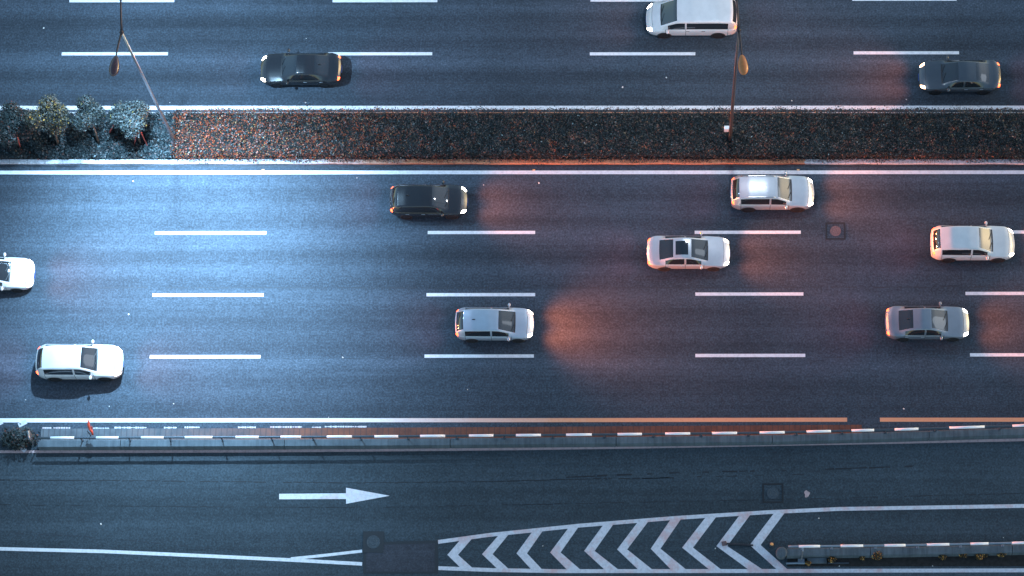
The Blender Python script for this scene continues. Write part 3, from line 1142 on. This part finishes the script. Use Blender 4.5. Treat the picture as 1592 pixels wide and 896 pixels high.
def street_lamp(label, top_px, ztop, heads, pole_mat, arm_mat):
    b = at(*top_px, ztop)
    root = empty('street_lamp', (b.x, b.y, .1))
    tag(root, label, 'street lamp')
    o = Vector((b.x, b.y, .1))
    mb = MB()
    mb.tube([(0, 0, 0), (0, 0, .35)], .2, 14)
    mb.build('base', arm_mat, root)
    mb = MB()
    mb.tube([(0, 0, .3), (0, 0, ztop * .5), (0, 0, ztop)], [.105, .08, .055], 14)
    mb.build('pole', pole_mat, root, smooth=True)
    mb = MB()
    mb.ellipsoid((0, 0, ztop), (.11, 0, 0), (0, .11, 0), (0, 0, .13), 12, 8)
    mb.build('joint', arm_mat, root, smooth=True)
    top = Vector((0, 0, ztop - .02))
    for (hp, zh, hmat, power, col, aim, sz) in heads:
        hc = at(hp[0], hp[1], zh) - o
        d = hc - top
        dh = Vector((d.x, d.y, 0)).normalized()
        s = Vector((-dh.y, dh.x, 0))
        tail = hc - dh * .42
        mb = MB()
        m1 = top.lerp(tail, .5) + Vector((0, 0, .10))
        mb.tube([top, top.lerp(m1, .5) + Vector((0, 0, .03)), m1, m1.lerp(tail, .5) + Vector((0, 0, .03)), tail], [.06, .052, .048, .044, .042], 10)
        arm = mb.build('arm', arm_mat, root, smooth=True)
        mb = MB()
        mb.ellipsoid(hc, dh * .56, s * .25, Vector((0, 0, .16)), 22, 14, egg=.22, ztop=.45)
        head = mb.build('lamp_head', hmat, root, smooth=True)
        mb = MB()
        mb.ellipsoid(hc + Vector((0, 0, -.055)), dh * .36, s * .19, Vector((0, 0, .03)), 16, 8)
        mb.build('diffuser', M['led'] if power else M['litter'], head, smooth=True)
        if power:
            sp = spot('lamp_light', hc + Vector((0, 0, -.16)), hc + Vector((aim[0], aim[1], -2.0)), power, col, sz, 1.0, .22, root)
    return root


COOL = (0.42, 0.71, 1.0)
P_LAMP = 9000.0
street_lamp('grey street lamp post leaning over the young trees, forked at the top', (189.6, 51.5), 15.9,
            [((178, 103), 16.3, M['lamp_brown'], P_LAMP * 3.3, COOL, (.17, -.74), 86), ((188, -14), 16.3, M['lamp_brown'], P_LAMP * .85, COOL, (.1, .0), 150)],
            M['steel'], M['arm_dark'])
sl2 = street_lamp('brown street lamp post with lamp head coloured by orange light rising from the clipped hedge', (1148.4, 48.5), 15.9,
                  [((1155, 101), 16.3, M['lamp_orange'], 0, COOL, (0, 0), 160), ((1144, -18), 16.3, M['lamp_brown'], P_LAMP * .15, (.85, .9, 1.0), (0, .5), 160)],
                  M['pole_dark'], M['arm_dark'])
mb = MB()
p = at(1130, 200.5, 1.9) - Vector(sl2.location)
mb.box((p.x, p.y, p.z), (.30, .22, .42), 0, .02)
mb.build('control_box', M['box_white'], sl2)
mb = MB()
mb.tube([(p.x, p.y, p.z), (0, 0, p.z)], .03, 8)
mb.build('box_bracket', M['pole_dark'], sl2)


# ------------------------------------------------------------------ vehicles
def smooth_interp(x, xs, ys):
    """monotone-ish smooth interpolation (averaged linear)"""
    return np.mean([np.interp(np.asarray(x) + d, xs, ys) for d in (-.09, -.06, -.03, 0, .03, .06, .09)], axis=0)


# profiles per style; x from the rear (-) to the front (+), for length L
STYLES = {
    'sedan': dict(L=4.6, W=1.80, top=[(-2.3, .80), (-2.2, 1.00), (-1.62, 1.06), (-.95, 1.36), (-.35, 1.46), (.15, 1.43), (1.02, .99), (1.9, .84), (2.2, .70), (2.3, .56)],
                  belt=[(-2.3, .80), (-2.0, .95), (0, .92), (1.0, .90), (1.9, .76), (2.3, .60)],
                  rail=[(-2.3, .55), (-1.62, .64), (-.9, .58), (.1, .58), (1.02, .66), (2.0, .62), (2.3, .50)],
                  ws=(.15, 1.02), rw=(-1.62, -.85), side=(-1.30, .72), bp=-.18),
    'hatch': dict(L=4.3, W=1.78, top=[(-2.15, .90), (-2.1, 1.05), (-1.75, 1.36), (-1.2, 1.47), (-.3, 1.50), (.25, 1.46), (1.1, 1.0), (1.8, .88), (2.05, .74), (2.15, .58)],
                  belt=[(-2.15, .88), (-1.9, .98), (0, .93), (1.0, .91), (1.8, .78), (2.15, .60)],
                  rail=[(-2.15, .60), (-1.75, .58), (-.9, .60), (.2, .59), (1.1, .67), (1.9, .62), (2.15, .50)],
                  ws=(.25, 1.1), rw=(-2.08, -1.68), side=(-1.62, .82), bp=-.15),
    'suv': dict(L=4.65, W=1.86, top=[(-2.32, .95), (-2.26, 1.15), (-1.95, 1.52), (-1.3, 1.66), (-.3, 1.69), (.25, 1.64), (1.0, 1.12), (1.9, 1.00), (2.2, .84), (2.32, .62)],
                belt=[(-2.32, .95), (-2.0, 1.08), (0, 1.04), (1.0, 1.02), (1.9, .90), (2.32, .66)],
                rail=[(-2.32, .62), (-1.95, .62), (-.9, .65), (.2, .64), (1.0, .72), (2.0, .68), (2.32, .55)],
                ws=(.25, 1.0), rw=(-2.24, -1.88), side=(-1.82, .75), bp=-.15),
    'van': dict(L=5.2, W=1.92, top=[(-2.6, 1.10), (-2.56, 1.55), (-2.3, 1.90), (-1.5, 1.97), (0, 1.97), (.85, 1.90), (1.75, 1.22), (2.3, 1.02), (2.5, .85), (2.6, .62)],
                belt=[(-2.6, 1.05), (-2.2, 1.10), (0, 1.10), (1.6, 1.06), (2.3, .90), (2.6, .66)],
                rail=[(-2.6, .72), (-2.3, .76), (0, .77), (.85, .74), (1.75, .74), (2.3, .66), (2.6, .55)],
                ws=(.85, 1.72), rw=(-2.54, -2.33), side=(-2.1, 1.40), bp=.35),
}


def car(label, style, paint, px, py, heading, warm=False, hp=1.0, tp=1.0, extra=None, group=None, name='car'):
    S = STYLES[style]
    L, W = S['L'], S['W']
    b = at(px, py)
    root = empty(name, (b.x, b.y, 0), 0.0 if heading > 0 else math.pi)
    tag(root, label, 'car' if style != 'van' else 'van', group)
    hl = L / 2
    feats = [S['ws'][0], S['ws'][1], S['rw'][0], S['rw'][1], S['side'][0], S['side'][1], S['bp'] - .05, S['bp'] + .05, S['bp'] - .012, S['bp'] + .012, S['side'][1] + .14, S['side'][1] + .164, S['side'][0] - .024, S['ws'][1] + .07, hl - .34, hl - .32]
    xs = sorted(set([round(v, 4) for v in list(np.linspace(-hl + .12, hl - .12, 40)) + [-hl, -hl + .015, -hl + .05, hl - .05, hl - .015, hl]] + [round(v, 4) for v in feats]))
    # drop stations crowding a feature edge
    fx = set(round(v, 4) for v in feats)
    xs = [x for x in xs if x in fx or all(abs(x - f) > .03 for f in fx) or abs(abs(x) - hl) < .06]
    tx, tz = zip(*S['top'])
    bx, bz = zip(*S['belt'])
    rx, rz = zip(*S['rail'])
    sec = []
    for x in xs:
        e = (hl - abs(x)) / .62
        e = max(0.0, min(1.0, e))
        plan = (1 - (1 - e) ** 2.6)
        hw = (W / 2) * (.80 + .20 * plan)
        edge = max(0.0, 1 - (hl - abs(x)) / .06)
        zt = float(smooth_interp(x, tx, tz))
        zs = min(float(smooth_interp(x, bx, bz)), zt - .03)
        hr = min(float(smooth_interp(x, rx, rz)), hw * .93)
        z0 = .20 + .10 * (1 - e) ** 2
        crown = .05
        zr = max(zt - crown, zs + .012)
        hw *= 1 - .05 * edge
        half = [(0, z0), (hw * .80, z0), (hw * .95, z0 + .08), (hw * .995, z0 + .22), (hw, (z0 + zs) * .53), (hw * .985, zs - .07), (hw * .955, zs - .015), (hw * .93, zs)]
        # window side: pillar lines
        a, c = np.array(half[-1]), np.array((hr, zr))
        bow = np.array((.035 * max(0, zr - zs) / .5, 0))
        for t in (.10, .5, .86):
            half.append(tuple(a + (c - a) * t + bow * 4 * t * (1 - t)))
        half.append((hr, zr))
        zc = lambda q: zr + (zt - zr) * (1 - q ** 2)
        for q in (.90, .6, .3):
            half.append((hr * q, zc(q)))
        half.append((0, zt))
        # curved nose, screens and tail: pull outer points back
        k = .16 * max(0, x / hl) ** 2 * np.sign(x) if x > 0 else -.10 * (x / hl) ** 2
        pts = [(x - k * (y / (W / 2)) ** 2, y, z) for (y, z) in half]
        sec.append(pts)
    nh = len(sec[0])          # 16
    ring = 2 * nh - 2
    verts = []
    for pts in sec:
        verts += pts + [(p[0], -p[1], p[2]) for p in reversed(pts[1:-1])]
    groups = {}
    BELT, WB, WT, RAIL, WI, TOPC = 7, 8, 10, 11, 12, nh - 1

    def put(part, f):
        groups.setdefault(part, []).append(f)
    for i in range(len(xs) - 1):
        x0, x1 = xs[i], xs[i + 1]
        xm = (x0 + x1) / 2
        for j in range(ring):
            j2 = (j + 1) % ring
            f = (i * ring + j, i * ring + j2, (i + 1) * ring + j2, (i + 1) * ring + j)
            v = j if j < nh - 1 else ring - 1 - j    # band index on the half section
            sgn = 'l' if j < nh - 1 else 'r'
            part = 'body'
            if v >= WI and S['ws'][0] < xm < S['ws'][1]:
                part = 'windscreen'
            elif v >= WI and S['rw'][0] < xm < S['rw'][1]:
                part = 'rear_window'
            elif WB <= v < WT and S['side'][0] < xm < S['side'][1] and not (S['bp'] - .05 < xm < S['bp'] + .05):
                part = ('side_window', sgn, xm > S['bp'])
            elif hl - .26 < xm and 6 <= v <= 9:
                part = ('headlight', sgn)
            elif xm < -hl + .17 and 5 <= v <= 9:
                part = ('tail_light', sgn)
            elif 3 <= v <= 7 and (abs(xm - S['bp']) < .012 or S['side'][1] + .14 < xm < S['side'][1] + .164 or S['side'][0] - .024 < xm < S['side'][0]):
                part = ('door_gap', sgn, round(xm, 2))
            elif 3 <= v <= 7 and S['side'][0] < xm < S['side'][1] + .14:
                part = ('door', sgn, xm > S['bp'])
            elif v >= WI and S['ws'][1] < xm < S['ws'][1] + .07:
                part = 'cowl'
            elif v >= 10 and hl - .34 < xm < hl - .32:
                part = 'bonnet_gap'
            elif v >= WI and S['ws'][1] + .07 < xm < hl - .34:
                part = 'bonnet'
            elif v >= WI and style == 'sedan' and -hl + .10 < xm < S['rw'][0]:
                part = 'boot_lid'
            elif v <= 1:
                part = 'underbody'
            elif v == 2 and abs(xm) < hl - .3:
                part = 'sill'
            put(part, f)
    n_last = (len(xs) - 1) * ring
    # end caps as strips
    for k in range(nh - 1):
        l0, l1 = k, k + 1
        r0, r1 = (ring - k) % ring, (ring - k - 1) % ring
        f = [l0, l1, r1, r0]
        f = [q for t, q in enumerate(f) if q not in f[:t]]
        if len(f) > 2:
            put('bumper_rear' if k < 3 else 'body', tuple(f))
            f2 = tuple(n_last + q for q in reversed(f))
            put('grille' if 3 <= k <= 5 else ('bumper' if k < 3 else 'body'), f2)
    M_of = {'body': paint, 'door': paint, 'bonnet': paint, 'boot_lid': paint, 'door_gap': M['trim'], 'bonnet_gap': M['trim'], 'cowl': M['trim'], 'underbody': M['trim'], 'sill': M['trim'], 'windscreen': M['glass'], 'rear_window': M['glass'], 'bumper': paint, 'bumper_rear': paint, 'grille': M['trim'],
            'side_window': M['glass'], 'headlight': M['head_warm'] if warm else M['head'], 'tail_light': M['tail']}
    doors = {}
    for part in sorted(groups, key=lambda q: (q != 'body', str(q))):
        fs = groups[part]
        nm = part if isinstance(part, str) else part[0]
        pn = {'bumper_rear': 'bumper'}.get(nm, nm)
        used = sorted(set(i for f in fs for i in f))
        mp = {u: k for k, u in enumerate(used)}
        mb = MB()
        mb.add([verts[u] for u in used], [tuple(mp[i] for i in f) for f in fs])
        ob = mb.build(pn, M_of[nm], root, smooth=nm not in ('grille', 'bumper', 'bumper_rear'))
        if nm == 'door':
            doors[part[1:]] = ob
    # wheels
    wr = .33 if style in ('sedan', 'hatch') else .37
    for sx in (hl * .60, -hl * .58):
        for sy in (-1, 1):
            w = empty('wheel', (0, 0, 0))
            w.parent = root
            w.location = (sx, sy * (W / 2 - .10), wr)
            mb = MB()
            pr = [(.6 * wr, -.105), (.93 * wr, -.11), (wr, -.07), (wr, .07), (.93 * wr, .11), (.6 * wr, .105)]
            n = 22
            vs, fs = [], []
            for rr, yy in pr:
                for k in range(n):
                    a = 2 * math.pi * k / n
                    vs.append((rr * math.cos(a), yy, rr * math.sin(a)))
            for i in range(len(pr) - 1):
                for k in range(n):
                    fs.append((n * i + k, n * i + (k + 1) % n, n * i + n + (k + 1) % n, n * i + n + k))
            mb.add(vs, fs)
            mb.build('tyre', M['tyre'], w)
            mb = MB()
            mb.tube([(0, -sy * .05, 0), (0, sy * .075, 0)], .6 * wr, 18)
            for k in range(5):
                a = 2 * math.pi * k / 5
                mb.box((.33 * wr * math.cos(a), sy * .085, .33 * wr * math.sin(a)), (.05, .02, .05))
            mb.build('rim', M['rim'], w)
            # dark wheel arch
            mb = MB()
            mb.tube([(sx, sy * (W / 2 - .25), wr + .02), (sx, sy * (W / 2 + .002), wr + .02)], wr * 1.13, 22)
            mb.build('wheel_arch', M['trim'], root)
    # mirrors
    xm, zm = S['side'][1] - .02, float(np.interp(S['side'][1], bx, bz)) + .07
    for sy in (-1, 1):
        mb = MB()
        mb.ellipsoid((xm, sy * (W / 2 + .09), zm), (.08, 0, 0), (0, .12, 0), (0, 0, .08), 12, 8)
        mb.tube([(xm, sy * (W / 2 - .08), zm - .03), (xm, sy * (W / 2 + .03), zm - .01)], .025, 6)
        mb.build('wing_mirror', paint, root, smooth=True)
    # plates
    mb = MB()
    mb.box((hl + .012, 0, .42), (.015, .44, .14))
    mb.build('number_plate', M['plate_blue'], root)
    mb = MB()
    mb.box((-hl - .012, 0, .62), (.015, .44, .14))
    mb.build('number_plate', M['plate_blue'], root)
    # door handles
    zb = float(np.interp(0, bx, bz)) - .12
    for sy in (-1, 1):
        for hx in (S['bp'] - .12, S['bp'] - 1.0):
            mb = MB()
            mb.box((hx, sy * (W / 2 * .985 + .006), zb), (.2, .035, .035), 0, .008)
            mb.build('handle', M['rim'] if style != 'van' else M['trim'], doors.get(('l' if sy > 0 else 'r', hx > S['bp'] - .5), root))
    # wipers
    mb = MB()
    zw = float(smooth_interp(S['ws'][1], tx, tz)) + .02
    mb.tube([(S['ws'][1] - .01, .45, zw - .02), (S['ws'][1] - .16, .0, zw + .10)], .012, 5)
    mb.tube([(S['ws'][1] + .02, -.1, zw), (S['ws'][1] - .12, -.52, zw + .06)], .012, 5)
    mb.build('wiper', M['trim'], root)
    zroof = float(smooth_interp(-.4, tx, tz))
    if extra == 'roof_rails':
        hr = float(smooth_interp(-.5, rx, rz))
        for sy in (-1, 1):
            mb = MB()
            zq = [float(smooth_interp(q, tx, tz)) for q in (-1.5, -1.3, -.4, .05, .2)]
            mb.tube([(-1.5, sy * hr * .96, zq[0] - .05), (-1.35, sy * hr * .96, zq[1] + .02), (-.4, sy * hr * .97, zq[2] + .02), (.02, sy * hr * .96, zq[3] + .0), (.14, sy * hr * .96, zq[4] - .06)], .022, 6)
            mb.build('roof_rail', M['rim'], root)
    elif extra == 'sunroof':
        mb = MB()
        vs, fs = [], []
        for x in np.linspace(-.72, -.02, 7):
            for q in np.linspace(-.40, .40, 7):
                hr = float(smooth_interp(x, rx, rz))
                z = float(smooth_interp(x, tx, tz))
                vs.append((x, q, z - .05 + .05 * (1 - (q / hr) ** 2) + .006))
        for i in range(6):
            for k in range(6):
                fs.append((7 * i + k, 7 * i + 7 + k, 7 * i + 8 + k, 7 * i + k + 1))
        mb.add(vs, fs)
        mb.build('sunroof', M['glass'], root, smooth=True)
    elif extra == 'antenna':
        mb = MB()
        xa = -1.1
        za = float(smooth_interp(xa, tx, tz))
        mb.ellipsoid((xa, 0, za), (.10, 0, 0), (0, .025, 0), (0, 0, .07), 10, 6)
        mb.build('antenna', M['trim'], root)
    # lamps that are switched on
    hy = W / 2 - .28
    colr = (1.0, .20, .05)
    for sy in (-1, 1):
        spot('headlight_beam', (hl + .06, sy * hy, .72), (hl + 11.0, sy * (hy + .5), .05), HEAD_P * hp, colr, 170, 1.0, .15, root, True)
    for sy in (-1, 1):
        spot('tail_light_glow', (-hl - .06, sy * hy, .85), (-hl - 4.5, sy * (hy + .3), .2), TAIL_P * tp, (1.0, .12, .10), 170, 1.0, .1, root, True)
    return root


HEAD_P, TAIL_P = 150.0, 22.0
gU, gL = 'vehicles on the upper carriageway', 'vehicles on the lower carriageway'
car('white van heading left at the top beside the second lamp arm', 'van', PAINT['white'], 1075, 36, -1, hp=.15, tp=.4, group=gU, name='van')
car('black car heading left on the upper carriageway right of the forked lamp', 'sedan', PAINT['black'], 470, 114, -1, hp=.07, tp=.6, group=gU, extra='antenna')
car('dark grey car heading left near the top right corner', 'sedan', PAINT['dark'], 1490, 125, -1, warm=True, hp=.6, tp=.8, group=gU)
car('black car heading right in the lane just below the hedge', 'hatch', PAINT['black'], 668, 318, 1, hp=.9, group=gL, extra='antenna')
car('silver car heading right just below the hedge near the orange lamp', 'suv', PAINT['silver'], 1200, 306, 1, hp=.8, group=gL, extra='roof_rails')
car('silver car with dark sunroof heading right in the second lane', 'sedan', PAINT['silver'], 1070, 398, 1, hp=.9, group=gL, extra='sunroof')
car('white car heading right in the second lane at the right edge', 'suv', PAINT['white'], 1510, 384, 1, hp=.7, group=gL)
car('blue-silver car heading right in the third lane over an orange glow', 'hatch', PAINT['bluesilver'], 770, 509, 1, hp=2.0, group=gL, extra='antenna')
car('grey car heading right in the third lane at the right side', 'sedan', PAINT['grey'], 1440, 507, 1, hp=.9, group=gL, extra='antenna')
car('white car cut off by the left picture edge', 'sedan', PAINT['white'], -8, 431, 1, hp=.5, group=gL)
car('white car heading right astride the lowest dashes at the lower left', 'suv', PAINT['white'], 128, 568, 1, hp=.4, group=gL)

# ------------------------------------------------------------------ light of the night sky
w = bpy.data.worlds.new('World')
scene.world = w
w.use_nodes = True
nt = w.node_tree
bg = nt.nodes['Background']
sky = nt.nodes.new('ShaderNodeTexSky')
sky.sky_type = 'NISHITA'
sky.sun_disc = False
SUN_EL, SUN_ROT = math.radians(6.5), math.radians(75)
sky.sun_elevation = SUN_EL
sky.sun_rotation = SUN_ROT
sky.ozone_density = 1.9
sky.air_density = 1.0
sky.dust_density = 1.0
nt.links.new(sky.outputs['Color'], bg.inputs['Color'])
bg.inputs['Strength'].default_value = 0.15
sd = bpy.data.lights.new('sun', 'SUN')
sd.energy = 0.03
sd.angle = math.radians(15)
sd.color = (.75, .86, 1.0)
so = bpy.data.objects.new('sun', sd)
COL.objects.link(so)
dirv = Vector((math.sin(SUN_ROT) * math.cos(.5), math.cos(SUN_ROT) * math.cos(.5), math.sin(.5)))
so.rotation_euler = (-dirv).to_track_quat('-Z', 'Y').to_euler()

# ------------------------------------------------------------------ camera
cd = bpy.data.cameras.new('camera')
cd.sensor_fit = 'HORIZONTAL'
cd.sensor_width = 36.0
cd.lens = F * 36.0 / 1592.0
cd.shift_x = -(CX - 796.0) / 1592.0
cd.clip_start = 1.0
cd.clip_end = 3000.0
cam = bpy.data.objects.new('camera', cd)
COL.objects.link(cam)
cam.location = (0, 0, H)
cam.rotation_euler = (TH, 0, 0)
scene.camera = cam
vs_ = scene.view_settings
vs_.view_transform = 'Standard'
vs_.look = 'None'
vs_.gamma = 1.0
vs_.exposure = 1.7
scene.render.resolution_x, scene.render.resolution_y = 1024, 576
